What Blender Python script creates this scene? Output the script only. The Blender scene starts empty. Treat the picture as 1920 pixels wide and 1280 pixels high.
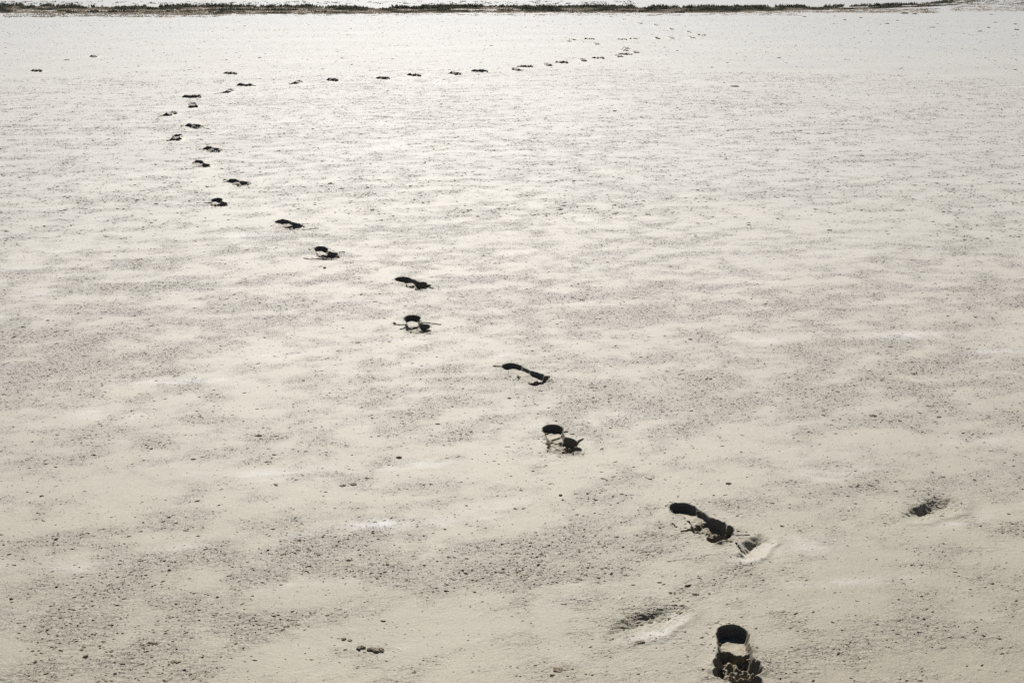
import bpy, math, random
import numpy as np
from mathutils import Vector, Matrix, noise as mnoise

# ------------------------------------------------------------------ camera, sky, sun, exposure
scene = bpy.context.scene
CAM_H, F_PX = 1.5, 2060.0                    # metres above the flat; focal length for a 1920 px wide frame
PITCH = math.atan(720.0 / F_PX)
SUN_EL, SUN_AZ = math.radians(35), math.radians(-5)     # azimuth from straight ahead, negative = left

cam_data = bpy.data.cameras.new('camera')
cam_data.sensor_width = 36.0
cam_data.lens = 36.0 * F_PX / 1920.0
cam_data.clip_start, cam_data.clip_end = 0.05, 6000
cam = bpy.data.objects.new('camera', cam_data)
cam.location = (0, 0, CAM_H)
cam.rotation_euler = (math.pi / 2 - PITCH, 0, 0)
scene.collection.objects.link(cam)
scene.camera = cam

world = bpy.data.worlds.new('World')
scene.world = world
world.use_nodes = True
wn = world.node_tree.nodes
sky = wn.new('ShaderNodeTexSky')
sky.sky_type = 'NISHITA'
sky.sun_disc = False
sky.sun_elevation = SUN_EL
sky.sun_rotation = SUN_AZ
sky.altitude = 1200
sky.air_density = 0.5
sky.dust_density = 0.6
sky.ozone_density = 1.0
world.node_tree.links.new(sky.outputs[0], wn['Background'].inputs[0])
wn['Background'].inputs[1].default_value = 0.05

sun_data = bpy.data.lights.new('sun', 'SUN')
sun_data.energy = 5.0
sun_data.angle = math.radians(0.5)
sun_data.color = (1.0, 0.965, 0.91)
sun = bpy.data.objects.new('sun', sun_data)
sun_dir = Vector((math.sin(SUN_AZ) * math.cos(SUN_EL), math.cos(SUN_AZ) * math.cos(SUN_EL), math.sin(SUN_EL)))
sun.rotation_euler = sun_dir.to_track_quat('Z', 'Y').to_euler()
sun.location = (0, 0, 20)
scene.collection.objects.link(sun)

vs = scene.view_settings
vs.view_transform = 'Standard'
vs.look = 'None'
vs.gamma = 1.0
vs.use_curve_mapping = False
vs.exposure = 0.62
scene.render.engine = 'CYCLES'
scene.cycles.use_denoising = False
scene.cycles.max_bounces = 4
scene.cycles.diffuse_bounces = 2

rng = np.random.default_rng(11)
COL = scene.collection

# ------------------------------------------------------------------ helpers
def spot(px, py):
    """point of the flat that the photograph shows at (px, py)"""
    px = np.asarray(px, float); py = np.asarray(py, float)
    dx = (px - 960) / F_PX; dv = (py - 640) / F_PX
    cy = math.cos(PITCH) - dv * math.sin(PITCH)
    cz = -math.sin(PITCH) - dv * math.cos(PITCH)
    k = CAM_H / -cz
    return dx * k, cy * k

def spot1(px, py):
    x, y = spot(px, py)
    return float(x), float(y)

def _hash(ix, iy, seed):
    h = (ix.astype(np.int64) * 374761393 + iy.astype(np.int64) * 668265263 + seed * 982451653) & 0xFFFFFFFF
    h = ((h ^ (h >> 13)) * 1274126177) & 0xFFFFFFFF
    return (h ^ (h >> 16)) & 0xFFFF

def perlin(x, y, seed=0):
    x0 = np.floor(x); y0 = np.floor(y)
    fx = x - x0; fy = y - y0
    ix = x0.astype(np.int64); iy = y0.astype(np.int64)
    def g(dx, dy):
        a = _hash(ix + dx, iy + dy, seed) * (2 * math.pi / 65536)
        return np.cos(a) * (fx - dx) + np.sin(a) * (fy - dy)
    u = fx * fx * fx * (fx * (fx * 6 - 15) + 10); v = fy * fy * fy * (fy * (fy * 6 - 15) + 10)
    a = g(0, 0) * (1 - u) + g(1, 0) * u
    b = g(0, 1) * (1 - u) + g(1, 1) * u
    return (a * (1 - v) + b * v) * 1.4

def fbm(x, y, seed, octaves=3):
    s = 0; a = 1
    for k in range(octaves):
        s = s + a * perlin(x * 2 ** k, y * 2 ** k, seed + k * 17); a *= 0.5
    return s

def sstep(a, b, x):
    t = np.clip((x - a) / (b - a), 0, 1)
    return t * t * (3 - 2 * t)

GRAIN_ROT = math.radians(10)                  # the wind has combed the crust along this direction
CG, SG = math.cos(GRAIN_ROT), math.sin(GRAIN_ROT)

# soft blobs that steer where the crust is crumbly (+) or smooth (-): px, py, half width px, half height px, weight
BLOBS = [
    (960, 470, 1700, 230, .05), (960, 240, 1700, 80, .05),
    (160, 1190, 260, 75, .26), (70, 1100, 160, 60, .14), (470, 1065, 190, 50, .26), (620, 1030, 90, 40, .16), (500, 1180, 120, 40, .20),
    (330, 1215, 120, 50, .2), (980, 1055, 190, 55, .20), (760, 1075, 90, 45, .16), (1130, 1020, 130, 50, .14), (1680, 1190, 240, 60, .22),
    (1840, 1140, 140, 60, .16), (1560, 1250, 140, 40, .14), (90, 650, 170, 55, .26), (60, 720, 130, 40, .22), (330, 640, 170, 40, .12),
    (250, 820, 260, 40, .08), (560, 860, 130, 30, .12), (300, 690, 120, 20, .12), (1280, 740, 220, 55, .20), (1560, 680, 200, 50, .16), (900, 740, 200, 50, .14),
    (1780, 690, 200, 50, .18), (1500, 815, 70, 30, .16), (1380, 870, 150, 25, .1), (1660, 900, 180, 35, .10), (430, 580, 220, 40, .12), (1100, 560, 250, 40, .1),
    (1750, 540, 250, 60, .14), (1240, 1155, 90, 30, .18),
    (300, 930, 330, 60, -.24), (820, 880, 200, 45, -.16), (300, 765, 320, 18, -.22), (560, 1010, 60, 25, -.1), (900, 965, 200, 30, -.12),
    (900, 1165, 330, 40, -.26), (560, 1115, 120, 18, -.22), (800, 1235, 200, 25, -.1), (1200, 850, 120, 30, -.12), (1330, 1210, 60, 70, -.16), (1550, 1110, 160, 45, -.2),
    (1420, 905, 120, 30, -.12), (1450, 700, 80, 14, -.16), (500, 500, 160, 14, -.16), (850, 450, 160, 14, -.16), (1700, 625, 180, 9, -.2), (1680, 830, 150, 20, -.15),
    (470, 700, 170, 12, -.22), (620, 545, 250, 12, -.16), (1120, 640, 260, 14, -.14),
]
SALTS = [(705, 985, 75, 11, 1), (340, 714, 110, 7, .8), (1700, 629, 90, 7, .8), (1860, 659, 70, 4, .7), (1255, 1165, 32, 15, .9), (1215, 1200, 60, 12, .5), (1235, 1185, 40, 12, .5),
         (1480, 1030, 90, 18, .45), (1400, 1052, 22, 9, .8), (1570, 1095, 110, 10, .5), (1850, 830, 90, 12, .35), (1190, 770, 60, 16, .35), (1790, 985, 60, 5, .6),
         (950, 665, 40, 6, .5), (1130, 790, 40, 10, .35), (120, 1060, 60, 12, .3), (560, 1005, 40, 10, .3)]

def blob_field(x, y, blobs, power=1.0):
    s = np.zeros_like(x)
    for px, py, w, h, a in blobs:
        cx, cy = spot1(px, py)
        rx = abs(spot1(px + w, py)[0] - cx); ry = abs(spot1(px, py - h)[1] - spot1(px, py + h)[1]) / 2
        dx, dy = x - cx, y - cy
        ca, sa = math.cos(.12), math.sin(.12)
        u = (dx * ca + dy * sa) / rx; v = (-dx * sa + dy * ca) / ry
        s += a * np.exp(-(u * u + v * v) * power)
    return s

def base_height(x, y):
    u = x * CG + y * SG; v = -x * SG + y * CG
    d = np.hypot(x, y)
    h = .009 * perlin(u * .45, v * .9, 3) + .0032 * perlin(u * 1.5, v * 2.8, 5)
    h += .0012 * perlin(u * 5, v * 8, 7) * sstep(10, 5, d)
    # low wind ridges across the near flat
    h += .004 * np.maximum(0, perlin(u * .8, v * 3.2, 23)) * sstep(14, 7, d)
    return h

# ------------------------------------------------------------------ footprints
# heel px, toe px, foot (+1 right, -1 left), depth factor, brokenness
TRAIL = [
    ((1372, 1183), (1386, 1288), 1, 1.25, .95), ((1266, 952), (1364, 1017), -1, 1.1, .55), ((1033, 797), (1063, 851), 1, 1.1, .45), ((950, 681), (1019, 717), -1, .82, .12),
    ((771, 591), (787, 624), 1, 1.05, .45), ((747, 520), (800, 541), -1, 1.1, .6), ((599, 465), (620, 487), 1, 1.05, .8), ((521, 414), (562, 431), -1, 1.05, .8),
    ((405, 374), (412, 388), 1, 1.05, .7), ((430, 339), (460, 349), -1, 1.0, .6), ((371, 306), (384, 316), 1, .95, .5), ((384, 279), (408, 288), -1, 1.0, .5),
    ((336, 256), (325, 264), 1, 1.1, .7), ((350, 235), (374, 241), -1, .95, .5), ((328, 213), (305, 219), 1, .95, .5), ((361, 196), (362, 203), -1, 1.0, .5),
    ((344, 182), (371, 184), 1, 1.15, .5), ((434, 171), (421, 175), -1, .95, .5), ((444, 160), (476, 163), 1, 1.1, .4), ((563, 155), (548, 159), -1, .95, .4), ((614, 150), (627, 153), 1, 1.0, .4),
    ((707, 147), (727, 149), -1, .95, .4), ((765, 141), (784, 144), 1, 1.0, .4), ((843, 138), (860, 141), -1, 1.05, .4), ((889, 134), (906, 135), 1, .9, .4), ((965, 131), (974, 133), -1, .95, .4),
    ((974, 126), (992, 127), 1, .95, .4), ((1023, 121), (1034, 124), -1, 1.1, .4), ((1042, 117), (1060, 119), 1, .95, .4), ((1091, 113), (1098, 116), -1, 1.0, .4),
    ((1111, 109), (1128, 111), 1, 1.0, .4), ((1157, 106), (1166, 108), -1, 1.0, .4), ((1163, 103), (1180, 104), 1, .9, .4), ((1189, 98), (1197, 101), -1, 1.1, .4),
    ((1166, 94), (1176, 96), 1, .8, .4), ((1170, 90), (1180, 92), -1, .95, .4)]
SIDE = [((1068, 74), (1080, 76), 1, .9, .4), ((1064, 77), (1070, 79), -1, .8, .4), ((1097, 73), (1110, 74), 1, .9, .4), ((1114, 82), (1124, 85), -1, .8, .4),
        ((1160, 74), (1170, 75), 1, .8, .4), ((1181, 73), (1197, 74), -1, .8, .4), ((1230, 72), (1237, 74), 1, 1.15, .4), ((1254, 71), (1265, 73), -1, .8, .4), ((1293, 71), (1303, 73), 1, .95, .4),
        ((1310, 67), (1321, 68), -1, .9, .4), ((1289, 60), (1296, 63), 1, 1.2, .4), ((1256, 54), (1262, 56), -1, 1., .4), ((1227, 47), (1233, 49), 1, 1.0, .4), ((1196, 44), (1204, 45), -1, .8, .4),
        ((1167, 37), (1176, 39), 1, .8, .4), ((1142, 32), (1150, 34), -1, .8, .4)]
LONE = [((60, 134), (73, 136), 1, .8, .4), ((169, 106), (178, 109), -1, .9, .4), ((425, 138), (434, 139), 1, .7, .3)]
# old, half silted hollows: far end px, near end px, half width m, depth m
SOFT = [((1272, 1150), (1150, 1197),   .052, .014), ((1795, 943), (1702, 975), .050, .021), ((1432, 1012), (1393, 1052), .040, .022)]

# thin cracks in the crust beside the prints: footprint index, polyline px, half width m, depth m
CRACKS = [
    (1, [(1293, 984), (1305, 1000), (1325, 1003)], .0032, .014), (1, [(1278, 1001), (1292, 1000), (1312, 1004)], .0028, .012), (1, [(1285, 978), (1297, 983)], .0022, .008),
    (1, [(1260, 985), (1268, 993)], .002, .007), (1, [(1380, 1010), (1405, 1007)], .0018, .005), (1, [(1380, 1025), (1392, 1039)], .002, .007),
    (2, [(1036, 818), (1063, 808)], .0032, .014), (2, [(1080, 832), (1092, 822)], .004, .012), (2, [(1056, 853), (1075, 852)], .0025, .008),
    (3, [(926, 684), (945, 686), (950, 690), (968, 695)], .0045, .014), (3, [(1019, 706), (1030, 703), (1026, 712)], .003, .008),
    (4, [(739, 603), (741, 607), (770, 608), (800, 603), (825, 607)], .0045, .014), (4, [(752, 617), (770, 612)], .004, .010),
    (5, [(795, 538), (811, 540)], .005, .012), (6, [(570, 485), (580, 487), (615, 488)], .0045, .012), (6, [(636, 474), (645, 473)], .005, .010),
    (7, [(568, 431), (596, 428)], .0045, .011), (7, [(563, 421), (575, 420)], .004, .008), (8, [(370, 379), (374, 379)], .006, .012), (8, [(383, 379), (395, 381)], .006, .012),
    (9, [(420, 337), (432, 340)], .006, .012), (11, [(373, 282), (384, 283)], .006, .012), (12, [(302, 262), (318, 264)], .006, .012), (12, [(313, 258), (324, 259)], .006, .012),
    (13, [(340, 234), (343, 236)], .008, .014), (13, [(383, 240), (395, 242)], .006, .01), (14, [(294, 219), (312, 219)], .007, .012), (17, [(412, 175), (428, 175)], .007, .012),
]

class Print:
    pass

def make_print(h, t, side, depth, broken, seed):
    p = Print()
    hx, hy = spot1(*h); tx, ty = spot1(*t)
    p.far = math.hypot(hx, hy)
    L = math.hypot(tx - hx, ty - hy)
    dx, dy = (tx - hx) / max(L, 1e-6), (ty - hy) / max(L, 1e-6)
    p.L = min(max(L, .225), .275)
    mx, my = (hx + tx) / 2, (hy + ty) / 2
    p.ox, p.oy = mx - dx * p.L / 2, my - dy * p.L / 2
    p.dx, p.dy, p.side, p.depth, p.broken, p.seed = dx, dy, side, depth, broken, seed
    p.cracks = []
    p.soft = None
    p.slab = float(np.interp(p.far, [5.0, 8.0, 11.0, 16.0, 21.0, 30.0], [.002, .014, .026, .031, .026, .026])) * (.75 + .35 * depth)
    return p

def local(p, x, y):
    rx, ry = x - p.ox, y - p.oy
    return rx * p.dx + ry * p.dy, (-rx * p.dy + ry * p.dx) * p.side

def sole(p, x, y):
    """height change, painted wall shade mask, inside mask of one bare footprint"""
    u, v = local(p, x, y)
    s = p.seed
    wob = .0013 + .0014 * p.broken
    uu = u + wob * sstep(.02, .11, u) * fbm(u * 40, v * 40, s, 2) + .003 * perlin(u * 18, v * 18, s + 3); vv = v + wob * fbm(u * 40 + 9, v * 40, s + 5, 2) * sstep(.0, .12, u + .03)
    k = p.L / .25
    uu = uu / k
    def ell(cu, cv, ru, rv, base_r):
        return (np.sqrt(((uu - cu) / ru) ** 2 + ((vv - cv) / rv) ** 2) - 1) * base_r
    heel = ell(.034, .0, .037, .033, .034)
    ball = ell(.168, .002, .046, .050, .047)
    # arch: band a little narrower than the heel
    arch = np.maximum(np.abs(vv + .006 * (p.broken < .9)) - .026 - .004 * p.broken - .003 * (p.broken > .9), np.maximum(.045 - uu, uu - .16))
    def smin(a, b, k=.014):
        t = np.clip(.5 + .5 * (b - a) / k, 0, 1)
        return b * (1 - t) + a * t - k * t * (1 - t)
    body = smin(smin(heel, arch), ball)
    toes = None
    for cu, cv, r in ((.232, .032, .0165), (.236, .010, .0125), (.229, -.009, .0115), (.219, -.026, .011), (.205, -.041, .0105)):
        d = np.hypot((uu - cu) / 1.15, vv - cv) - r
        toes = d if toes is None else np.minimum(toes, d)
    W = .0060 + .0014 * perlin(u * 60, v * 60, s + 8) + .0022 * p.broken * sstep(.05, .10, uu)
    dep = p.depth
    rough = fbm(u * 38, v * 38, s + 21, 3)
    # pressed floor: deep heel, a little shallower under the arch, then a step down where the ball pushed off
    edge_u = uu + .016 * fbm(vv * 34, vv * 0 + 3, s + 12, 2) + .06 * np.abs(vv) * p.broken
    floor = .0190 - .0055 * sstep(.045, .085, uu) + .013 * p.broken * sstep(.112, .130, edge_u + .018 * (p.broken > .9) + .008 * rough * (p.broken > .9)) + .008 * sstep(.128, .205, uu)
    floor = floor + .0016 * rough + (.005 + .006 * (p.broken > .9)) * p.broken * rough * sstep(.085, .125, uu)
    db = floor * dep * sstep(W, -W, body)
    dt = (.030 + .004 * rough) * dep * sstep(W * .9, -W * .9, toes)
    low = np.maximum(db, dt)
    sd = np.minimum(body, toes)
    up = 0
    # lifted crust: a slab pushed up at the outer side of the ball and the toe end
    lift = (.006 + .005 * p.broken) * np.exp(-np.maximum(sd, 0) / .016) * sstep(-.002, .004, sd)
    lift *= .35 + .9 * np.clip(fbm(u * 22, v * 22, s + 33, 2) + .35, 0, 1.4)
    lift *= .45 + .75 * sstep(.05, .20, uu)
    lump = p.broken * .008 * np.maximum(0, fbm(u * 70, v * 70, s + 40, 2) + .05) * sstep(.10, .15, uu) * sstep(.010, -.004, sd)
    # farther along the trail the crust broke into slabs that stand up round the print
    yc = p.oy + p.dy * p.L / 2
    back = sstep(-.03, .05, y - yc - (x - p.ox - p.dx * p.L / 2) * p.dy / (p.dx if abs(p.dx) > .5 else 1e9))
    up = p.slab * np.exp(-(np.maximum(sd, -.003) / .012) ** 2) * back * sstep(-.75, -.1, perlin(u * 9 + 3, v * 9, s + 70) + .10)
    h = -low + lift + lump + up
    inside = sstep(.012, .002, sd)
    print_shade = sstep(W * 2.0, 0, np.abs(np.minimum(body, toes))) * sstep(.008, .014, low + .008)  # mask for shade painted into the steep walls, on every side alike
    print_shade = np.maximum(print_shade, sstep(.0, -.006, toes) * .8)
    print_shade = np.maximum(print_shade, sstep(.003, .009, up))
    print_shade = np.maximum(print_shade, p.broken * .7 * sstep(.05, .35, fbm(u * 50, v * 50, s + 61, 3)) * sstep(.11, .15, uu) * sstep(.004, -.004, sd))
    part = np.where((toes < .003) & (uu > .15), 3, np.where(sd > .003, 0, np.where(uu < .074, 1, 2)))
    return h, print_shade, inside, sd, part

def hollow(p, x, y):
    (ax, ay), (bx, by), w, d = p.soft
    L = math.hypot(bx - ax, by - ay)
    dx, dy = (bx - ax) / L, (by - ay) / L
    u = (x - ax) * dx + (y - ay) * dy
    v = -(x - ax) * dy + (y - ay) * dx
    wob = .012 * fbm(u * 14, v * 14, p.seed, 3)
    e = np.sqrt(((u - L / 2) / (L / 2 + .02)) ** 2 + ((v + wob) / w) ** 2)
    # the far side drops steeply, the near side climbs gently
    vy = (v + wob) / w
    far = vy * (1 if dx > 0 else -1)
    prof = sstep(1.0, .35, e) * (0.75 + .25 * np.clip(far, -1, 1))
    steep = sstep(1.08, .15, e) * sstep(-.5, .5, far)
    h = -d * (0.55 * prof + .55 * steep)
    h += .0030 * np.exp(-((e - 1.15) / .22) ** 2) * (.5 + .5 * np.clip(-far, -1, 1))
    h += .0012 * fbm(u * 60, v * 90, p.seed + 4, 3) * sstep(1.1, .7, e)
    return h, 0 * h, sstep(1.2, .9, e) * .15, (e - 1) * w, np.zeros_like(e)

prints = []
def add_prints(lst, kind):
    for i, (h, t, side, dep, br) in enumerate(lst):
        p = make_print(h, t, side, dep, br, 100 + len(prints) * 71)
        p.kind, p.idx = kind, i
        prints.append(p)
add_prints(TRAIL, 'trail'); add_prints(SIDE, 'side'); add_prints(LONE, 'lone')
for i, (a, b, w, d) in enumerate(SOFT):
    p = Print(); p.kind, p.idx = 'soft', i
    A, B = spot1(*a), spot1(*b)
    p.soft = (A, B, w, d); p.seed = 9000 + 31 * i; p.cracks = []
    p.far = math.hypot((A[0] + B[0]) / 2, (A[1] + B[1]) / 2)
    p.ox, p.oy = A; p.L = math.hypot(B[0] - A[0], B[1] - A[1]); p.dx, p.dy = (B[0] - A[0]) / p.L, (B[1] - A[1]) / p.L; p.side = 1
    prints.append(p)
for i, line, w, d in CRACKS:
    prints[i].cracks.append(([spot1(*q) for q in line], w, d))

def crack_field(p, x, y):
    h = np.zeros_like(x); m = np.zeros_like(x)
    for line, w, d in p.cracks:
        best = np.full_like(x, 9.)
        for (ax, ay), (bx, by) in zip(line[:-1], line[1:]):
            ex, ey = bx - ax, by - ay
            t = np.clip(((x - ax) * ex + (y - ay) * ey) / (ex * ex + ey * ey), 0, 1)
            best = np.minimum(best, np.hypot(x - ax - t * ex, y - ay - t * ey))
        wn_ = w * (1 + .5 * perlin(x * 120, y * 120, p.seed + 3))
        best = best + .0015 * perlin(x * 160, y * 160, p.seed + 2)
        m = np.maximum(m, sstep(wn_ * 1.6, wn_ * .4, best))
        h = np.minimum(h, -d * sstep(wn_ * 1.5, wn_ * .2, best))
        h = np.where(best > wn_ * 1.5, h + .0035 * np.exp(-(best - wn_) / .010) * sstep(wn_ * 1.4, wn_ * 2, best) * (h == 0), h)
    return h, m

def print_fields(p, x, y):
    h, print_shade, inside, sd, part = (hollow if p.soft else sole)(p, x, y)
    if p.cracks:
        ch, cm = crack_field(p, x, y)
        h = h + ch
        inside = np.maximum(inside, cm)
        print_shade = np.maximum(print_shade, cm * .8)
        sd = np.where(cm > .05, np.minimum(sd, -.001), sd)
    return h, print_shade, inside, sd, part

# ------------------------------------------------------------------ node helpers shared by geometry and shader trees
def N(nt, kind, **kw):
    n = nt.nodes.new(kind)
    for k, v in kw.items():
        setattr(n, k, v)
    return n

def math_node(nt, op, a, b=None, c=None, clamp=False):
    n = N(nt, 'ShaderNodeMath', operation=op, use_clamp=clamp)
    for i, s in enumerate((a, b, c)):
        if s is None: continue
        if isinstance(s, (int, float)): n.inputs[i].default_value = s
        else: nt.links.new(s, n.inputs[i])
    return n.outputs[0]

def ramp(nt, v, a, b, c=0.0, d=1.0, smooth=True):
    n = N(nt, 'ShaderNodeMapRange', interpolation_type='SMOOTHSTEP' if smooth else 'LINEAR')
    nt.links.new(v, n.inputs[0])
    for i, q in enumerate((a, b, c, d)): n.inputs[i + 1].default_value = q
    return n.outputs[0]

def noise(nt, vec, scale, detail=2.0, rough=.5, distort=0.0):
    n = N(nt, 'ShaderNodeTexNoise')
    n.inputs['Scale'].default_value = scale; n.inputs['Detail'].default_value = detail
    n.inputs['Roughness'].default_value = rough; n.inputs['Distortion'].default_value = distort
    nt.links.new(vec, n.inputs['Vector'])
    return n.outputs[0]

def combed(nt, pos, sx, sy):
    """flatten to the ground plane, turn along the wind and stretch"""
    rot = N(nt, 'ShaderNodeVectorRotate', rotation_type='Z_AXIS')
    rot.inputs['Angle'].default_value = -GRAIN_ROT
    nt.links.new(pos, rot.inputs['Vector'])
    m = N(nt, 'ShaderNodeVectorMath', operation='MULTIPLY')
    m.inputs[1].default_value = (sx, sy, 0)
    nt.links.new(rot.outputs[0], m.inputs[0])
    return m.outputs[0]

def crumble_mask(nt, pos, bias):
    """0 on the smooth crust, 1 where it has crumbled"""
    big = noise(nt, combed(nt, pos, .55, 1.25), 1.0, 3.0, .55)
    mid = noise(nt, combed(nt, pos, 2.4, 4.6), 1.0, 4.0, .65)
    fine = noise(nt, combed(nt, pos, 5.5, 8.), 1.0, 4.0, .66)
    s = math_node(nt, 'ADD', math_node(nt, 'MULTIPLY', big, .27), math_node(nt, 'MULTIPLY', mid, .36))
    s = math_node(nt, 'ADD', s, math_node(nt, 'MULTIPLY', fine, .74))
    s = math_node(nt, 'ADD', s, math_node(nt, 'MULTIPLY', bias, .36))
    return ramp(nt, s, .600, .865)

def micro_height(nt, pos, mask, quiet):
    """fine relief of the crust in metres"""
    # scales of lifted crust: small terraces with steep edges
    flakes = noise(nt, combed(nt, pos, 42, 105), 1.0, 2.5, .6, .3)
    flakes = ramp(nt, flakes, .45, .54, -1.0, 1.0)
    small = ramp(nt, noise(nt, combed(nt, pos, 85, 170), 1.0, 1.5, .5), .44, .56, -1.0, 1.0)
    pits = math_node(nt, 'SUBTRACT', noise(nt, combed(nt, pos, 22, 36), 1.0, 2.0, .5), .5)
    skin = math_node(nt, 'SUBTRACT', noise(nt, combed(nt, pos, 80, 120), 1.0, 1.0, .5), .5)
    a = math_node(nt, 'MULTIPLY', math_node(nt, 'ADD', math_node(nt, 'MULTIPLY', flakes, .00075), math_node(nt, 'MULTIPLY', small, .0003)), mask)
    b = math_node(nt, 'MULTIPLY', math_node(nt, 'MULTIPLY', pits, math_node(nt, 'ADD', mask, .2)), .0035)
    c = math_node(nt, 'MULTIPLY', skin, .0011)
    s = math_node(nt, 'ADD', math_node(nt, 'ADD', a, b), c)
    ln = N(nt, 'ShaderNodeVectorMath', operation='LENGTH')
    nt.links.new(pos, ln.inputs[0])
    fade = ramp(nt, ln.outputs['Value'], 2.6, 5.0, 1.0, 0.0)
    s = math_node(nt, 'MULTIPLY', s, fade)
    return math_node(nt, 'MULTIPLY', s, math_node(nt, 'SUBTRACT', 1.0, quiet, clamp=True))

def float_attr(nt, name):
    if nt.bl_idname == 'GeometryNodeTree':
        n = N(nt, 'GeometryNodeInputNamedAttribute', data_type='FLOAT')
        n.inputs['Name'].default_value = name
        return n.outputs[0]
    n = N(nt, 'ShaderNodeAttribute', attribute_type='GEOMETRY', attribute_name=name)
    return n.outputs['Fac']

# ------------------------------------------------------------------ materials
def new_mat(name):
    m = bpy.data.materials.new(name); m.use_nodes = True
    return m, m.node_tree, m.node_tree.nodes['Principled BSDF']

def mixc(nt, fac, a, b):
    n = N(nt, 'ShaderNodeMix', data_type='RGBA')
    if isinstance(fac, (int, float)): n.inputs[0].default_value = fac
    else: nt.links.new(fac, n.inputs[0])
    for i, c in ((6, a), (7, b)):
        if isinstance(c, tuple): n.inputs[i].default_value = (*c, 1)
        else: nt.links.new(c, n.inputs[i])
    return n.outputs[2]

def mud_material():
    m, nt, bs = new_mat('dried_mud_crust')
    geo = N(nt, 'ShaderNodeNewGeometry')
    pos = geo.outputs['Position']
    bias, salt, print_shade = float_attr(nt, 'bias'), float_attr(nt, 'salt'), float_attr(nt, 'print_shade')
    mask = crumble_mask(nt, pos, bias)
    tint = noise(nt, combed(nt, pos, .5, .9), 1.0, 3.0)
    grain = noise(nt, pos, 230, 3.0, .75)
    speck = noise(nt, combed(nt, pos, 42, 105), 1.0, 3.0, .65)
    crust = mixc(nt, ramp(nt, tint, .35, .65), (.160, .129, .058), (.200, .166, .086))
    crumb = mixc(nt, ramp(nt, speck, .33, .40), (.046, .032, .014), (.188, .156, .087))
    col = mixc(nt, math_node(nt, 'MULTIPLY', mask, .9), crust, crumb)
    # flecks the width of a hand, seen from farther off
    fleck = noise(nt, combed(nt, pos, 13, 34), 1.0, 4.0, .7)
    col = mixc(nt, math_node(nt, 'MULTIPLY', ramp(nt, fleck, .36, .46, 1.0, 0.0), math_node(nt, 'MULTIPLY_ADD', mask, .45, .12)), col, (.100, .073, .036))
    # salt bloom: explicit old puddle rims and a faint veil
    veil = noise(nt, combed(nt, pos, 1.6, 5.0), 1.0, 4.0, .6)
    s = math_node(nt, 'MULTIPLY', ramp(nt, veil, .56, .74), .5)
    s = math_node(nt, 'MULTIPLY', s, math_node(nt, 'SUBTRACT', 1.0, mask))
    s2 = math_node(nt, 'MULTIPLY', salt, ramp(nt, noise(nt, combed(nt, pos, 14, 22), 1.0, 3.0, .6), .32, .58))
    s = math_node(nt, 'MAXIMUM', s, s2, clamp=True)
    col = mixc(nt, s, col, (.44, .43, .40))
    # pit shade painted in as darker mud on print walls, toes, cracks and slabs
    col = mixc(nt, math_node(nt, 'MULTIPLY', print_shade, .85, clamp=True), col, (.105, .086, .062))
    # faint mottling of the skin and mineral grain
    mottle = noise(nt, combed(nt, pos, 16, 27), 1.0, 4.0, .68)
    col = mixc(nt, math_node(nt, 'MULTIPLY', ramp(nt, mottle, .36, .56, 1.0, 0.0), .26), col, (.112, .088, .044))
    col = mixc(nt, math_node(nt, 'MULTIPLY', ramp(nt, mottle, .54, .72), .30), col, (.29, .265, .20))
    col = mixc(nt, math_node(nt, 'MULTIPLY', ramp(nt, grain, .38, .52, 1.0, 0.0), .42), col, (.085, .066, .036))
    col = mixc(nt, math_node(nt, 'MULTIPLY', ramp(nt, grain, .50, .66), .35), col, (.30, .262, .165))
    nt.links.new(col, bs.inputs['Base Color'])
    bs.inputs['Roughness'].default_value = .72
    bs.inputs['Specular IOR Level'].default_value = .88
    # far glare put into the sheen; cut inside prints so their walls stay dark
    nt.links.new(math_node(nt, 'SUBTRACT', 1.0, float_attr(nt, 'quiet'), clamp=True), bs.inputs['Sheen Weight'])
    bs.inputs['Sheen Roughness'].default_value = .45
    bs.inputs['Sheen Tint'].default_value = (1.0, .955, .87, 1)
    tiny = ramp(nt, noise(nt, combed(nt, pos, 120, 270), 1.0, 2.0, .55), .44, .54)
    bh = math_node(nt, 'ADD', math_node(nt, 'MULTIPLY', noise(nt, pos, 260, 4.0, .65), .75),
                   math_node(nt, 'MULTIPLY', math_node(nt, 'MULTIPLY', tiny, math_node(nt, 'ADD', mask, .15)), .55))
    bump = N(nt, 'ShaderNodeBump')
    bump.inputs['Strength'].default_value = .8
    bump.inputs['Distance'].default_value = .0016
    nt.links.new(bh, bump.inputs['Height'])
    nt.links.new(bump.outputs[0], bs.inputs['Normal'])
    return m

def clod_material(name, a, b, rough=.8):
    m, nt, bs = new_mat(name)
    geo = N(nt, 'ShaderNodeNewGeometry')
    n1 = noise(nt, geo.outputs['Position'], 130, 4.0, .65)
    nt.links.new(mixc(nt, ramp(nt, n1, .35, .65), a, b), bs.inputs['Base Color'])
    bs.inputs['Roughness'].default_value = rough
    bs.inputs['Specular IOR Level'].default_value = .3
    bump = N(nt, 'ShaderNodeBump')
    bump.inputs['Strength'].default_value = .8; bump.inputs['Distance'].default_value = .002
    nt.links.new(noise(nt, geo.outputs['Position'], 320, 4.0, .7), bump.inputs['Height'])
    nt.links.new(bump.outputs[0], bs.inputs['Normal'])
    return m

MUD = mud_material()
CRUMB = clod_material('mud_crumb', (.11, .078, .042), (.29, .225, .135))
CLOD = clod_material('dark_mud_clod', (.085, .066, .042), (.31, .25, .17))

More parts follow.
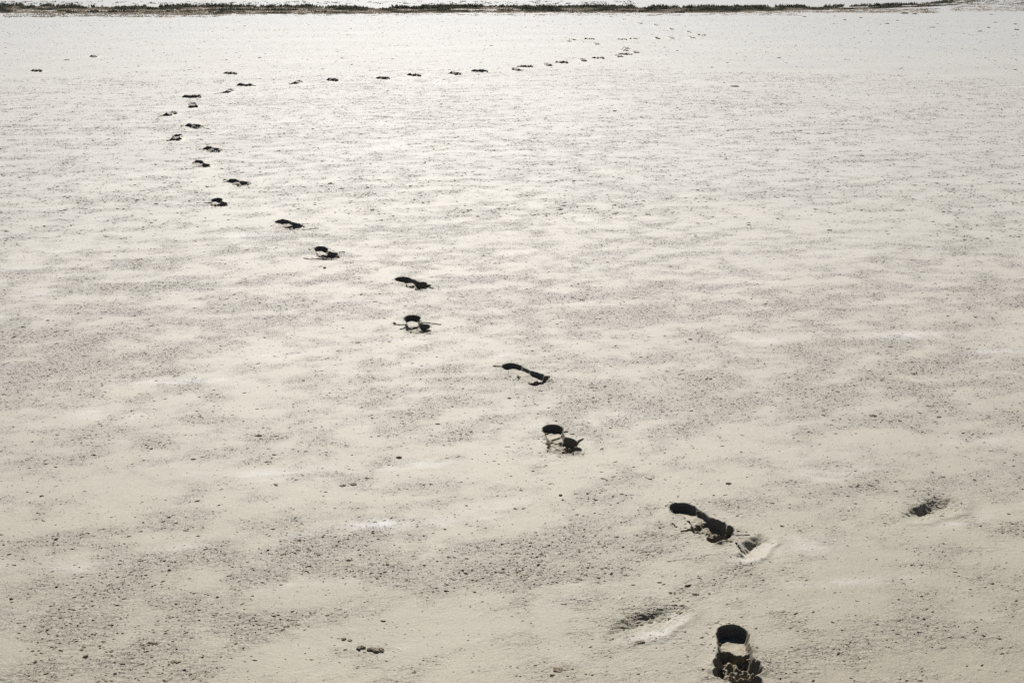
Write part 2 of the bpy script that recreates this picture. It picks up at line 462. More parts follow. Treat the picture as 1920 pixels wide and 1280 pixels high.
def leaf_material():
    m, nt, bs = new_mat('salt_scrub')
    geo = N(nt, 'ShaderNodeNewGeometry')
    n1 = noise(nt, geo.outputs['Position'], 3.0, 3.0, .6)
    red = float_attr(nt, 'red')
    green = mixc(nt, ramp(nt, n1, .38, .62), (.05, .056, .042), (.15, .148, .11))
    col = mixc(nt, red, green, (.24, .200, .155))
    nt.links.new(col, bs.inputs['Base Color'])
    bs.inputs['Roughness'].default_value = .8
    bs.inputs['Specular IOR Level'].default_value = .15
    tr = N(nt, 'ShaderNodeBsdfTranslucent'); nt.links.new(col, tr.inputs[0])
    mx = N(nt, 'ShaderNodeMixShader'); nt.links.new(math_node(nt, 'MULTIPLY_ADD', red, .25, .22), mx.inputs[0])
    nt.links.new(bs.outputs[0], mx.inputs[1]); nt.links.new(tr.outputs[0], mx.inputs[2])
    nt.links.new(mx.outputs[0], nt.nodes['Material Output'].inputs[0])
    return m
SCRUB = leaf_material()

# geometry node group: fine relief
def relief_tree():
    nt = bpy.data.node_groups.new('crust_relief', 'GeometryNodeTree')
    nt.interface.new_socket('Geometry', in_out='INPUT', socket_type='NodeSocketGeometry')
    nt.interface.new_socket('Geometry', in_out='OUTPUT', socket_type='NodeSocketGeometry')
    gi, go = N(nt, 'NodeGroupInput'), N(nt, 'NodeGroupOutput')
    pos = N(nt, 'GeometryNodeInputPosition').outputs[0]
    mask = crumble_mask(nt, pos, float_attr(nt, 'bias'))
    h = micro_height(nt, pos, mask, float_attr(nt, 'quiet'))
    comb = N(nt, 'ShaderNodeCombineXYZ'); nt.links.new(h, comb.inputs[2])
    sp = N(nt, 'GeometryNodeSetPosition')
    nt.links.new(gi.outputs[0], sp.inputs['Geometry']); nt.links.new(comb.outputs[0], sp.inputs['Offset'])
    nt.links.new(sp.outputs[0], go.inputs[0])
    return nt
RELIEF = relief_tree()

def mesh_object(name, co, quads, attrs=None, mat=None, parent=None, relief=False, smooth=True, tris=None, bake=True):
    me = bpy.data.meshes.new(name)
    nv = len(co)
    me.vertices.add(nv); me.vertices.foreach_set('co', np.ascontiguousarray(co, np.float32).ravel())
    idx = []; starts = []; n0 = 0
    if quads is not None and len(quads):
        idx.append(np.asarray(quads, np.int32).ravel()); starts.append(np.arange(len(quads), dtype=np.int32) * 4); n0 = len(quads) * 4
    if tris is not None and len(tris):
        idx.append(np.asarray(tris, np.int32).ravel()); starts.append(np.arange(len(tris), dtype=np.int32) * 3 + n0)
    idx = np.concatenate(idx); starts = np.concatenate(starts)
    me.loops.add(len(idx)); me.loops.foreach_set('vertex_index', idx)
    me.polygons.add(len(starts)); me.polygons.foreach_set('loop_start', starts)
    me.update(calc_edges=True)
    if smooth:
        me.polygons.foreach_set('use_smooth', np.ones(len(starts), bool))
    for k, v in (attrs or {}).items():
        a = me.attributes.new(k, 'FLOAT', 'POINT'); a.data.foreach_set('value', np.ascontiguousarray(v, np.float32))
    if mat: me.materials.append(mat)
    o = bpy.data.objects.new(name, me)
    COL.objects.link(o)
    if parent: o.parent = parent
    if relief:
        md = o.modifiers.new('relief', 'NODES'); md.node_group = RELIEF
    return o

def tag(o, label, cat=None, group=None, kind=None):
    if label: o['label'] = label
    if cat: o['category'] = cat
    if group: o['group'] = group
    if kind: o['kind'] = kind
    return o

# ------------------------------------------------------------------ the flat: one sheet round the camera out to the horizon
HALF = math.radians(29.5)
a_fine = np.linspace(-HALF, HALF, 980)
a_coarse = np.linspace(HALF, 2 * math.pi - HALF, 60)[1:-1]
ANG = np.concatenate([a_fine, a_coarse])                    # closed ring
def row_r(y): return CAM_H / math.tan(PITCH + math.atan((y - 640) / F_PX))
rows = list(np.concatenate([np.arange(1420, 560, -1.25), np.arange(560, 0, -2.8), np.arange(0, -30, -3.)]))
R = np.array([.05, .4, .8, 1.2, 1.5, 1.65] + [row_r(y) for y in rows] + [70, 90, 130, 200, 350, 700, 1500, 4000])
R = np.unique(np.sort(R))
NR, NA = len(R), len(ANG)
NF = len(a_fine)
rr, aa = np.meshgrid(R, ANG, indexing='ij')
gx, gy = rr * np.sin(aa), rr * np.cos(aa)
gz = base_height(gx, gy) * sstep(400, 45, rr)
keep = np.ones((NR, NA), bool)                               # one flag per cell; cell (i, j) spans rows i,i+1 and columns j,j+1 (wrapping)
keep[-1, :] = False

extra_co, extra_q, extra_attr = [], [], []
print_meshes = []
for p in prints:
    # reach of the print on the ground
    if p.soft:
        (ax, ay), (bx, by), w, d = p.soft
        pts = [(ax, ay), (bx, by)]; m = w * 1.35 + .02
    else:
        pts = [(p.ox, p.oy), (p.ox + p.dx * p.L * 1.04, p.oy + p.dy * p.L * 1.04)]; m = .105
    for line, w_, d_ in p.cracks: pts += line
    xs = np.array([q[0] for q in pts]); ys = np.array([q[1] for q in pts])
    cx, cy = [xs.min() - m, xs.max() + m], [ys.min() - m, ys.max() + m]
    if p.cracks and not p.soft:
        mm = .035
        base = np.array([(p.ox, p.oy), (p.ox + p.dx * p.L, p.oy + p.dy * p.L)])
        cx = [min(base[:, 0].min() - .095, xs.min() - mm), max(base[:, 0].max() + .095, xs.max() + mm)]
        cy = [min(base[:, 1].min() - .095, ys.min() - mm), max(base[:, 1].max() + .095, ys.max() + mm)]
    corners = [(X, Y) for X in cx for Y in cy]
    rad = [math.hypot(*c) for c in corners] + ([cy[0]] if cx[0] < 0 < cx[1] else [])
    ang = [math.atan2(*c) for c in corners]
    i0 = max(np.searchsorted(R, min(rad)) - 1, 0); i1 = np.searchsorted(R, max(rad))
    j0 = max(np.searchsorted(a_fine, min(ang)) - 1, 0); j1 = min(np.searchsorted(a_fine, max(ang)), NF - 1)
    p.rect = (i0, i1, j0, j1)
    p.free = keep[i0:i1, j0:j1].copy()                       # cells not taken by an earlier print
    keep[i0:i1, j0:j1] = False

bias_all = None
def rect_fade(p, x, y):
    i0, i1, j0, j1 = p.rect
    r = np.hypot(x, y); a = np.arctan2(x, y)
    e = np.minimum(np.minimum(r - R[i0], R[i1] - r), np.minimum(a - a_fine[j0], a_fine[j1] - a) * r)
    return sstep(0, .014, e)

def fields_near(x, y):
    """sum of all the print fields that reach these points is only taken from one print at a time (their cells do not overlap)"""
    return blob_field(x, y, BLOBS, .9), np.clip(blob_field(x, y, SALTS, 1.3), 0, 1)

for p in prints:
    i0, i1, j0, j1 = p.rect
    res = min(max(.00062 * p.far, .0014), .011)
    resa = res
    kr = np.maximum(1, np.ceil((R[i0 + 1:i1 + 1] - R[i0:i1]) / res).astype(int))
    ka = max(1, int(math.ceil((a_fine[1] - a_fine[0]) * R[i0] / resa)))
    rs = np.concatenate([np.linspace(R[i0 + k], R[i0 + k + 1], kr[k], endpoint=False) for k in range(i1 - i0)] + [[R[i1]]])
    as_ = np.linspace(a_fine[j0], a_fine[j1], (j1 - j0) * ka + 1)
    cell_r = np.concatenate([np.full(kr[k], k) for k in range(i1 - i0)])
    cell_a = np.repeat(np.arange(j1 - j0), ka)
    r2, a2 = np.meshgrid(rs, as_, indexing='ij')
    x, y = r2 * np.sin(a2), r2 * np.cos(a2)
    # height of the coarse sheet along the border, of the true surface inside
    z = base_height(x, y)
    h = np.zeros_like(x); print_shade = np.zeros_like(x); inside = np.zeros_like(x); sd = np.full_like(x, 9.); part = np.zeros_like(x)
    h, print_shade, inside, sd, part = print_fields(p, x, y)
    f_ = rect_fade(p, x, y)
    h, print_shade, inside = h * f_, print_shade * f_, inside * f_
    for q in prints:                                         # a neighbour's rim may reach in
        if q is p: continue
        if math.hypot(q.ox - p.ox, q.oy - p.oy) < .75:
            h2, t2, in2, sd2, _ = print_fields(q, x, y)
            f_ = rect_fade(q, x, y)
            h = h + h2 * f_; print_shade = np.maximum(print_shade, t2 * f_); inside = np.maximum(inside, in2 * f_)
    ni, nj = x.shape
    z = z + h
    b, s = fields_near(x, y)
    quiet = np.clip(inside * .95, 0, 1)
    vid = np.arange(ni * nj).reshape(ni, nj)
    Q = np.stack([vid[:-1, :-1], vid[:-1, 1:], vid[1:, 1:], vid[1:, :-1]], -1)
    # rows go outwards and columns clockwise: this winding faces up
    Q = Q[..., ::-1]
    free = p.free[cell_r[:, None], cell_a[None, :]]
    sdq = .25 * (sd[:-1, :-1] + sd[1:, :-1] + sd[:-1, 1:] + sd[1:, 1:])
    rim = .010 if not p.soft else .004
    mine = (sdq < rim) & free
    rest = free & ~mine
    co = np.stack([x.ravel(), y.ravel(), z.ravel()], -1)
    at = dict(bias=b.ravel(), salt=s.ravel(), print_shade=np.clip(print_shade, 0, 1).ravel(), quiet=quiet.ravel())
    p.mesh = (co, Q, mine, at, part, x, y)
    def take(sel):
        q = Q[sel]
        used, inv = np.unique(q, return_inverse=True)
        return co[used], inv.reshape(-1, 4), {k: v[used] for k, v in at.items()}
    p.take = take
    c_, q_, a_ = take(rest)
    extra_co.append(c_); extra_q.append(q_); extra_attr.append(a_)
    # build the print itself now
    p.pieces = {}
    pq = part[:-1, :-1]
    if p.kind == 'trail' and p.idx < 9:
        for name, code in (('rim', 0), ('heel_hollow', 1), ('arch', 2), ('toe_hollow', 3)):
            sel = mine & (pq == code)
            if sel.any(): p.pieces[name] = take(sel)
    else:
        p.pieces['all'] = take(mine)

gid = np.arange(NR * NA).reshape(NR, NA)
nxt = np.roll(gid, -1, axis=1)
q = np.stack([gid[:-1], nxt[:-1], nxt[1:], gid[1:]], -1)[keep[:-1]][:, ::-1]
gb, gs = fields_near(gx.ravel(), gy.ravel())
co = [np.stack([gx.ravel(), gy.ravel(), gz.ravel()], -1)]
qs = [q]; at = {'bias': [gb], 'salt': [gs], 'print_shade': [np.zeros(NR * NA)], 'quiet': [np.zeros(NR * NA)]}
off = NR * NA
for c_, q_, a_ in zip(extra_co, extra_q, extra_attr):
    co.append(c_); qs.append(q_ + off); off += len(c_)
    for k in at: at[k].append(a_[k])
ground = mesh_object('ground', np.concatenate(co), np.concatenate(qs), {k: np.concatenate(v) for k, v in at.items()}, MUD, relief=True)
tag(ground, 'pale dried mud flat with crumbly and smooth patches', kind='structure')

# ------------------------------------------------------------------ footprint objects
ORD = ['first', 'second', 'third', 'fourth', 'fifth', 'sixth', 'seventh', 'eighth', 'ninth', 'tenth', 'eleventh', 'twelfth', 'thirteenth', 'fourteenth', 'fifteenth', 'sixteenth',
       'seventeenth', 'eighteenth', 'nineteenth', 'twentieth', 'twenty-first', 'twenty-second', 'twenty-third', 'twenty-fourth', 'twenty-fifth', 'twenty-sixth', 'twenty-seventh',
       'twenty-eighth', 'twenty-ninth', 'thirtieth', 'thirty-first', 'thirty-second', 'thirty-third', 'thirty-fourth', 'thirty-fifth', 'thirty-sixth']
TRAIL_LABEL = {
    0: 'deep broken footprint with black heel, nearest, cut by the bottom edge of the photo',
    1: 'slanting footprint with long black edge and cracks beside it, second from the bottom',
    2: 'footprint with oval black heel and tilted grey slab, third from the bottom',
    3: 'slanting footprint with clean lit floor and black heel end, fourth from the bottom',
    4: 'footprint crossed by a long thin crack below its round black heel, fifth from the bottom',
    5: 'slanting almost wholly black footprint, sixth from the bottom',
    6: 'footprint with small black oval heel and crack along its near side, seventh from the bottom',
    7: 'long thin black footprint with a crack running right, eighth from the bottom',
    8: 'footprint with a black oval heel above broken toes, ninth from the bottom',
    16: 'black sliver footprint at the left bend of the trail, seventeenth from the bottom',
    18: 'long thin black footprint where the trail has turned right, nineteenth from the bottom',
}
SOFT_LABEL = ['shallow silted old footprint with white salty end, left of the nearest deep footprint',
              'shallow grey old footprint alone near the right edge',
              'shallow old footprint with dark curved edge, touching the second footprint from the bottom']
LONE_LABEL = ['faint far footprint near the left edge of the flat', 'small far dark footprint mark at upper left, below the scrub band', 'faint far footprint just above the left bend of the trail']
for p in prints:
    if p.kind == 'trail':
        label = TRAIL_LABEL.get(p.idx, 'dark footprint in pale mud, %s along the main trail from the bottom' % ORD[p.idx]); group = 'footprints of the main trail'
    elif p.kind == 'side':
        label = 'tiny distant footprint, %s of the far trail that wanders up to the scrub band' % ORD[p.idx]; group = 'footprints of the far trail'
    elif p.kind == 'soft':
        label = SOFT_LABEL[p.idx]; group = 'old silted footprints'
    else:
        label = LONE_LABEL[p.idx]; group = 'stray far footprints'
    if 'all' in p.pieces:
        c_, q_, a_ = p.pieces['all']
        o = mesh_object('footprint', c_, q_, a_, MUD, relief=True)
    else:
        o = bpy.data.objects.new('footprint', None)
        o.location = (0, 0, 0); o.empty_display_size = .1
        COL.objects.link(o)
        for name, (c_, q_, a_) in p.pieces.items():
            mesh_object(name, c_, q_, a_, MUD, parent=o, relief=True)
    tag(o, label, 'footprint', group)

def surface_z(x, y):
    """height of the flat with its prints at single points"""
    x = np.atleast_1d(np.asarray(x, float)); y = np.atleast_1d(np.asarray(y, float))
    z = base_height(x, y)
    quiet = np.zeros_like(x)
    for p in prints:
        near = np.hypot(x - p.ox - p.dx * p.L / 2, y - p.oy - p.dy * p.L / 2) < .45
        if near.any():
            h, t, ins, sd, part = print_fields(p, x[near], y[near])
            z[near] += h; quiet[near] = np.maximum(quiet[near], ins)
    return z, quiet

# ------------------------------------------------------------------ crumbs: uncountable grit lying on the crumbled patches
def crumb_points():
    X, Y, S, D = [], [], [], []
    def ring(r0, r1, dens, s_med, s_sig, base):
        area = (r1 * r1 - r0 * r0) * HALF * .95
        n = int(area * dens)
        r = np.sqrt(rng.uniform(r0 * r0, r1 * r1, n)); a = rng.uniform(-HALF * .95, HALF * .95, n)
        X.append(r * np.sin(a)); Y.append(r * np.cos(a))
        S.append(s_med * np.exp(s_sig * rng.standard_normal(n))); D.append(np.full(n, base))
    ring(1.85, 6.5, 10000, .00080, .42, .08)
    ring(1.85, 9.0, 250, .00125, .34, .06)
    ring(6.5, 16., 2400, .0016, .40, .08)
    ring(16., 31., 130, .0026, .45, .05)
    n_free = sum(len(q) for q in X)
    for p in prints[:9]:                                     # bits thrown up round the near prints
        n = int(520 * p.broken)
        a = rng.uniform(-.03, p.L + .04, n); b = rng.normal(0, .055, n)
        qx, qy = p.ox + a * p.dx - b * p.dy, p.oy + a * p.dy + b * p.dx
        sd = sole(p, qx, qy)[3]
        ok = (sd > -.012) & (sd < .045) & (rng.uniform(0, 1, n) < np.exp(-np.abs(sd) / .018))
        qx, qy = qx[ok], qy[ok]
        X.append(qx); Y.append(qy); S.append(.0011 * np.exp(.40 * rng.standard_normal(len(qx)))); D.append(np.full(len(qx), 1.0))
    x = np.concatenate(X); y = np.concatenate(Y); s = np.clip(np.concatenate(S), .0008, .013); d = np.concatenate(D)
    z, quiet = surface_z(x, y)
    ok = (quiet < .3) | (np.arange(len(x)) >= n_free)
    x, y, z, s, d = x[ok], y[ok], z[ok], s[ok], d[ok]
    me = bpy.data.meshes.new('mud_crumbs')
    me.vertices.add(len(x)); me.vertices.foreach_set('co', np.stack([x, y, z], -1).astype(np.float32).ravel())
    for k, v in (('bias', blob_field(x, y, BLOBS, .9)), ('size', s), ('floor', d)):
        a = me.attributes.new(k, 'FLOAT', 'POINT'); a.data.foreach_set('value', v.astype(np.float32))
    me.materials.append(CRUMB)
    o = bpy.data.objects.new('mud_crumbs', me)
    COL.objects.link(o)
    nt = bpy.data.node_groups.new('crumb_scatter', 'GeometryNodeTree')
    nt.interface.new_socket('Geometry', in_out='INPUT', socket_type='NodeSocketGeometry')
    nt.interface.new_socket('Geometry', in_out='OUTPUT', socket_type='NodeSocketGeometry')
    gi, go = N(nt, 'NodeGroupInput'), N(nt, 'NodeGroupOutput')
    pos = N(nt, 'GeometryNodeInputPosition').outputs[0]
    mask = crumble_mask(nt, pos, float_attr(nt, 'bias'))
    h = micro_height(nt, pos, mask, math_node(nt, 'MULTIPLY', mask, 0.0))
    comb = N(nt, 'ShaderNodeCombineXYZ'); nt.links.new(h, comb.inputs[2])
    rv = N(nt, 'FunctionNodeRandomValue', data_type='FLOAT'); rv.inputs['Seed'].default_value = 3
    chance = math_node(nt, 'MAXIMUM', math_node(nt, 'POWER', mask, 1.4), float_attr(nt, 'floor'))
    cmp_ = math_node(nt, 'GREATER_THAN', rv.outputs[1], chance)
    dele = N(nt, 'GeometryNodeDeleteGeometry', domain='POINT')
    sp = N(nt, 'GeometryNodeSetPosition')
    nt.links.new(gi.outputs[0], sp.inputs['Geometry'])
    cap = N(nt, 'GeometryNodeStoreNamedAttribute', data_type='FLOAT', domain='POINT')
    cap.inputs['Name'].default_value = 'drop'
    nt.links.new(gi.outputs[0], cap.inputs['Geometry']); nt.links.new(cmp_, cap.inputs['Value'])
    nt.links.new(cap.outputs[0], sp.inputs['Geometry'])
    nt.links.new(comb.outputs[0], sp.inputs['Offset'])
    nt.links.new(sp.outputs[0], dele.inputs['Geometry'])
    nt.links.new(math_node(nt, 'GREATER_THAN', float_attr(nt, 'drop'), .5), dele.inputs['Selection'])
    # three knobbly shapes
    join = N(nt, 'GeometryNodeGeometryToInstance')
    for k in range(3):
        ico = N(nt, 'GeometryNodeMeshIcoSphere'); ico.inputs['Radius'].default_value = 1.0; ico.inputs['Subdivisions'].default_value = 2
        p0 = N(nt, 'GeometryNodeInputPosition').outputs[0]
        add = N(nt, 'ShaderNodeVectorMath', operation='ADD'); add.inputs[1].default_value = (k * 7.3, k * 3.1, 1.7)
        nt.links.new(p0, add.inputs[0])
        nz = N(nt, 'ShaderNodeTexNoise'); nz.inputs['Scale'].default_value = 1.1; nz.inputs['Detail'].default_value = 2
        nt.links.new(add.outputs[0], nz.inputs['Vector'])
        sub = N(nt, 'ShaderNodeVectorMath', operation='SUBTRACT'); sub.inputs[1].default_value = (.5, .5, .5)
        nt.links.new(nz.outputs['Color'], sub.inputs[0])
        scl = N(nt, 'ShaderNodeVectorMath', operation='SCALE'); scl.inputs['Scale'].default_value = 2.2
        nt.links.new(sub.outputs[0], scl.inputs[0])
        s2 = N(nt, 'GeometryNodeSetPosition'); nt.links.new(ico.outputs[0], s2.inputs[0]); nt.links.new(scl.outputs[0], s2.inputs['Offset'])
        sm = N(nt, 'GeometryNodeSetMaterial'); sm.inputs['Material'].default_value = CRUMB
        nt.links.new(s2.outputs[0], sm.inputs[0])
        nt.links.new(sm.outputs[0], join.inputs[0])
    iop = N(nt, 'GeometryNodeInstanceOnPoints')
    nt.links.new(dele.outputs[0], iop.inputs['Points']); nt.links.new(join.outputs[0], iop.inputs['Instance'])
    iop.inputs['Pick Instance'].default_value = True
    ri = N(nt, 'FunctionNodeRandomValue', data_type='INT'); ri.inputs[4].default_value = 0; ri.inputs[5].default_value = 2; ri.inputs['Seed'].default_value = 8
    nt.links.new(ri.outputs[2], iop.inputs['Instance Index'])
    rr_ = N(nt, 'FunctionNodeRandomValue', data_type='FLOAT_VECTOR'); rr_.inputs['Seed'].default_value = 5
    rr_.inputs[0].default_value = (-.5, -.25, GRAIN_ROT - .5); rr_.inputs[1].default_value = (.2, .25, GRAIN_ROT + .5)
    e2r = N(nt, 'FunctionNodeEulerToRotation'); nt.links.new(rr_.outputs[0], e2r.inputs[0]); nt.links.new(e2r.outputs[0], iop.inputs['Rotation'])
    rs_ = N(nt, 'FunctionNodeRandomValue', data_type='FLOAT_VECTOR'); rs_.inputs['Seed'].default_value = 6
    rs_.inputs[0].default_value = (1.2, .7, .40); rs_.inputs[1].default_value = (4.2, 1.3, .90)
    sc_ = N(nt, 'ShaderNodeVectorMath', operation='SCALE'); nt.links.new(rs_.outputs[0], sc_.inputs[0]); nt.links.new(float_attr(nt, 'size'), sc_.inputs['Scale'])
    nt.links.new(sc_.outputs[0], iop.inputs['Scale'])
    nt.links.new(iop.outputs[0], go.inputs[0])
    md = o.modifiers.new('scatter', 'NODES'); md.node_group = nt
    tag(o, 'loose dark crumbs of dried mud strewn over the crumbly patches', 'mud crumbs', kind='stuff')
crumb_points()

# ------------------------------------------------------------------ clods lying on the flat
def clod_mesh(w, depth, height, seed, lobes=1):
    import bmesh
    bm = bmesh.new()
    rnd = random.Random(seed)
    n = 1 if lobes == 1 else 3 * lobes
    for k in range(n):
        g = bmesh.ops.create_icosphere(bm, subdivisions=3, radius=1.0)
        fx, fy, fz = (0, 0, 0) if k == 0 and lobes == 1 else (rnd.uniform(-.72, .72), rnd.uniform(-.5, .5), rnd.uniform(-.3, .25))
        s = .95 if lobes == 1 else rnd.uniform(.26, .5)
        sq = Vector((rnd.uniform(.8, 1.3), rnd.uniform(.7, 1.1), rnd.uniform(.6, 1.1)))
        for v in g['verts']:
            d = v.co.normalized()
            q = d * 1.3 + Vector((seed * 1.37 + k * 5.1, seed * .7, k * 2.2))
            r = 1 + .55 * mnoise.noise(q) + .35 * mnoise.noise(q * 2.3) + .25 * mnoise.noise(q * 5.1) + .12 * mnoise.noise(q * 11)
            c = d * r * s
            v.co = Vector(((c.x * sq.x + fx) * w / 2, (c.y * sq.y + fy) * depth / 2, (c.z * sq.z + fz) * height * .5 + height * .12))
    me = bpy.data.meshes.new('mud_clod')
    bm.to_mesh(me); bm.free()
    me.materials.append(CLOD)
    for pl in me.polygons: pl.use_smooth = False
    return me

# px, py (foot of the clod), width px, height/width, lobes, label
CLODS = [
    (679, 1214, 25, .55, 2, 'dark crumbly mud clod, left one of the touching pair at bottom left of centre'),
    (706, 1218, 31, .50, 3, 'largest dark crumbly mud clod, right one of the touching pair at bottom'),
    (640, 1196, 18, .55, 2, 'dark mud clod just up and left of the touching pair of clods'),
    (656, 1199, 10, .5, 1, 'small mud clod between the lone clod and the touching pair at bottom'),
    (647, 1217, 6, .7, 1, 'tiny dark mud clod just below the clods left of the touching pair'),
    (630, 1224, 5, .7, 1, 'tiny dark mud clod, lowest left of the scatter by the touching pair'),
    (1047, 1258, 24, .42, 2, 'dark flattened mud clod by the bottom edge, left of the nearest footprint'),
    (326, 1240, 22, .45, 2, 'dark mud clod on the rough patch at bottom left'),
    (264, 1244, 15, .45, 2, 'dark mud clod at bottom left, lower left of the rough patch clod'),
    (1261, 1114, 14, .5, 2, 'dark mud clod above the old silted footprint, left of two smaller ones'),
    (1303, 1117, 10, .5, 1, 'brown mud clod between a larger and a smaller one above the nearest footprint'),
    (1330, 1116, 6, .6, 1, 'small mud clod at the right of three in a row above the nearest footprint'),
    (1198, 1208, 20, .45, 2, 'brown crumbly clod lying in the old silted footprint near the bottom'),
    (1284, 1187, 7, .6, 1, 'small brown clod at the white end of the old silted footprint'),
    (647, 912, 18, .40, 2, 'flat dark mud flake, left one of a close pair in the smooth mud'),
    (662, 909, 14, .40, 1, 'flat dark mud flake, right one of a close pair in the smooth mud'),
    (748, 858, 11, .5, 1, 'lone dark mud clod between the flake pair and the third footprint'),
    (1051, 931, 8, .8, 1, 'round dark pellet of mud, upper one of two left of the second footprint'),
    (1055, 940, 5, .8, 1, 'tiny round mud pellet, lower one of two left of the second footprint'),
    (966, 956, 8, .5, 1, 'small dark mud clod left of the two round pellets'),
    (1174, 932, 5, .8, 1, 'tiny dark mud pellet between the round pellets and the second footprint'),
    (1366, 909, 9, .5, 1, 'small reddish clod above the second footprint from the bottom'),
    (1637, 779, 15, .6, 2, 'pale tan mud lump on the crumbly patch at right'),
    (1760, 783, 9, .5, 1, 'small tan mud lump right of the pale tan one'),
    (1766, 970, 9, .6, 1, 'dark clod inside the grey old footprint near the right edge'),
    (620, 345, 8, .6, 1, 'lone dark clod in the pale middle distance, right of the trail'),
    (88, 600, 13, .45, 2, 'dark clod near the left edge, larger of two close together'),
    (43, 613, 6, .7, 1, 'small dark clod near the left edge, left of the larger one'),
    (1555, 431, 8, .5, 1, 'lone dark clod in the pale middle distance at right'),
    (1304, 441, 6, .4, 1, 'thin dark chip left of the lone clod in the right middle distance'),
    (1295, 634, 7, .5, 1, 'small dark chip on the crumbly mud in the right middle distance'),
    (609, 503, 5, 1.1, 1, 'small upright dark chip just below the seventh footprint'),
    (1153, 208, 7, .6, 1, 'lone tiny dark clod in the far pale flat right of centre'),
    (1440, 1246, 12, .7, 2, 'dark clod on the right rim of the nearest footprint'),
    (955, 744, 7, .6, 1, 'small dark chip just below the fourth footprint'),
    (1378, 162, 12, .3, 1, 'thin dark flake in the far flat at right'),
]
for k, (px, py, w, hr, lobes, label) in enumerate(CLODS):
    x, y = spot1(px, py)
    W = abs(spot1(px + w, py)[0] - x)
    z, _ = surface_z(x, y)
    o = bpy.data.objects.new('mud_clod', clod_mesh(W, W * (.8 if lobes < 3 else .65), W * hr * (.62 if lobes > 1 else .85), 40 + k * 3, lobes))
    o.location = (x, y, float(z[0]) - .0005)
    o.rotation_euler = (0, 0, rng.uniform(-.3, .3))
    COL.objects.link(o)
    tag(o, label, 'mud clod', 'clods lying on the flat')
FAR = [(1508, 32, 8), (1565, 31, 5), (1584, 38, 7), (1614, 34, 7), (1663, 45, 7), (1682, 39, 7), (1749, 52, 8), (1758, 45, 6), (1837, 59, 9), (1853, 53, 6), (1867, 43, 6), (1904, 46, 7), (1906, 56, 9),
       (1859, 28, 7), (1695, 26, 16), (1715, 27, 10), (1461, 109, 8), (1474, 118, 5), (1848, 109, 6), (125, 113, 10), (1905, 113, 5)]
for k, (px, py, w) in enumerate(sorted(FAR)):
    x, y = spot1(px, py)
    W = abs(spot1(px + w, py)[0] - x)
    z, _ = surface_z(x, y)
    o = bpy.data.objects.new('mud_clod', clod_mesh(W, W * .7, W * .33, 300 + k, 1))
    o.location = (x, y, float(z[0]) - .001)
    COL.objects.link(o)
    tag(o, 'tiny dark clod below the scrub band, %s from the left among the far clods' % ORD[k], 'mud clod', 'far clods before the scrub band')

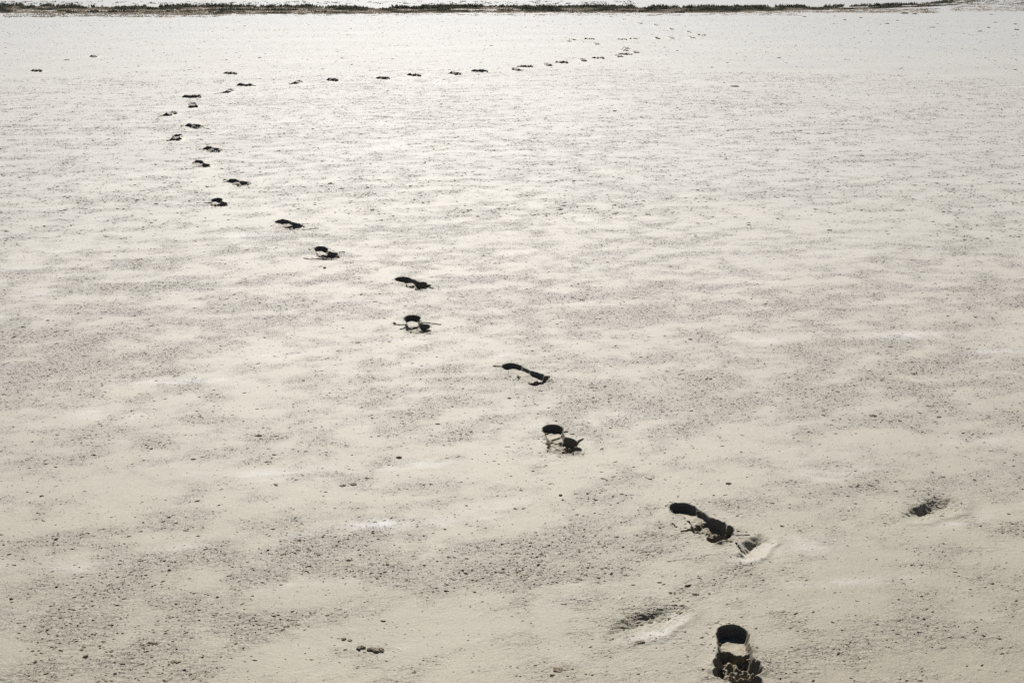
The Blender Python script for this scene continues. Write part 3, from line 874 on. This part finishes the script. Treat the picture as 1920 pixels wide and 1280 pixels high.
# ------------------------------------------------------------------ band of low scrub along the far edge
def scrub():
    lo = np.array([(-900, 28), (0, 26), (200, 27), (300, 28), (640, 27), (900, 24.5), (1280, 25), (1500, 20), (1640, 17), (1740, 13), (1800, 9), (1830, 4), (1845, 0), (1850, -5), (1850, -12)], float)
    hi = np.array([(-900, 13), (0, 12), (120, 13), (160, 16), (200, 14), (290, 17), (315, 13), (480, 13), (640, 15), (700, 17), (740, 16), (820, 14), (1000, 13.5), (1280, 16), (1560, 14), (1640, 12), (1700, 10), (1750, 6), (1780, 2), (1790, -2), (1795, -12)], float)
    gaps = [([(815, 18.5), (860, 18), (880, 19.5), (1000, 19)], .9), ([(1500, 16.5), (1640, 13.4), (1740, 10.4), (1790, 7), (1806, 3.5), (1812, -1), (1812, -12)], 1.1), ([(1700, 8.8), (1770, 5), (1788, 1), (1790, -6)], .7),
            ([(0, 20.5), (300, 22), (700, 22)], .35)]
    pts = []
    n = 22000
    px = rng.uniform(-700, 1852, n)
    a = np.interp(px, lo[:, 0], lo[:, 1]); b = np.interp(px, hi[:, 0], hi[:, 1])
    t = rng.uniform(0, 1, n)
    xa, ya = spot(px, a); xb, yb = spot(px, b)
    x = xa + (xb - xa) * t; y = ya + (yb - ya) * t
    # image row of the tuft foot, for the wheel-worn gaps
    py = a + (b - a) * t
    keep_ = np.ones(n, bool)
    for line, w in gaps:
        line = np.array(line)
        inr = (px > line[:, 0].min()) & (px < line[:, 0].max())
        ly = np.interp(px, line[:, 0], line[:, 1])
        keep_ &= ~(inr & (np.abs(py - ly) < w))
    clump = fbm(x * .9, y * 1.6, 77, 3)
    streak = fbm(x * .35, y * 1.1, 91, 3)
    tall = sstep(.0, .45, 1.15 * clump + .42 * sstep(.65, .95, t) + .35 * streak - .2 + .3 * np.interp(px, [1100, 1350], [0, 1]))
    keep_ &= rng.uniform(0, 1, n) < .6 + .4 * tall
    keep_ &= ((px > 1150) & (rng.uniform(0, 1, n) < .75)) | (streak > -.85 + .9 * sstep(.3, .0, t) * rng.uniform(0, 1, n))
    height = .022 + (.025 + .065 * t) * tall * rng.uniform(.4, 1.3, n)
    height *= np.interp(px, [0, 1300, 1700, 1850], [1, .95, .8, .6])
    red = np.clip(1.0 - 1.25 * tall + .22 * rng.standard_normal(n), 0, 1)
    # sparse strays in front and beyond, and thin grey-green turf beyond the bend at right
    def stray(m, x0, x1, y0, y1, hh, rd):
        qx = rng.uniform(x0, x1, m); qy = rng.uniform(y0, y1, m)
        return (*spot(qx, qy), np.full(m, hh) * rng.uniform(.5, 1.3, m), np.full(m, rd))
    S = [stray(500, -300, 420, 27, 33, .02, .7), stray(260, 400, 1500, 26, 30, .016, .9), stray(700, 1300, 1760, 17, 25, .018, 1.0), stray(260, 0, 1200, 3, 9, .03, .2),
         stray(900, 1800, 2200, -12, 9, .022, .45), stray(700, 1780, 2150, 8, 22, .014, .9)]
    x = np.concatenate([x[keep_]] + [s[0] for s in S]); y = np.concatenate([y[keep_]] + [s[1] for s in S])
    height = np.concatenate([height[keep_]] + [s[2] for s in S]); red = np.concatenate([red[keep_]] + [s[3] for s in S])
    m = len(x)
    z = base_height(x, y)
    B = 9
    ang = rng.uniform(0, 2 * math.pi, (m, B)); lean = rng.uniform(.1, 1.0, (m, B)); hh = height[:, None] * rng.uniform(.5, 1.15, (m, B))
    wd = (.010 + .10 * height[:, None]) * rng.uniform(.6, 1.3, (m, B))
    ox = x[:, None] + rng.normal(0, .05, (m, B)); oy = y[:, None] + rng.normal(0, .05, (m, B))
    pa = rng.uniform(0, 2 * math.pi, (m, B))
    tipx = ox + np.cos(ang) * lean * hh; tipy = oy + np.sin(ang) * lean * hh
    zz = np.repeat(z[:, None], B, 1)
    v0 = np.stack([ox - np.cos(pa) * wd * .5, oy - np.sin(pa) * wd * .5, zz - .004], -1)
    v1 = np.stack([ox + np.cos(pa) * wd * .5, oy + np.sin(pa) * wd * .5, zz - .004], -1)
    mx, my = (ox + tipx) / 2, (oy + tipy) / 2
    v2 = np.stack([mx + np.cos(pa) * wd, my + np.sin(pa) * wd, zz + hh * .6], -1)
    v3 = np.stack([mx - np.cos(pa) * wd, my - np.sin(pa) * wd, zz + hh * .55], -1)
    v4 = np.stack([tipx, tipy, zz + hh], -1)
    co = np.stack([v0, v1, v2, v3, v4], 2).reshape(-1, 3)
    k = np.arange(m * B) * 5
    quads = np.stack([k, k + 1, k + 2, k + 3], -1); tris = np.stack([k + 3, k + 2, k + 4], -1)
    o = mesh_object('salt_scrub', co, quads, {'red': np.repeat(red, B * 5)}, SCRUB, tris=tris, smooth=False)
    tag(o, 'band of low dark scrub along the far edge of the flat', 'scrub', kind='stuff')
scrub()
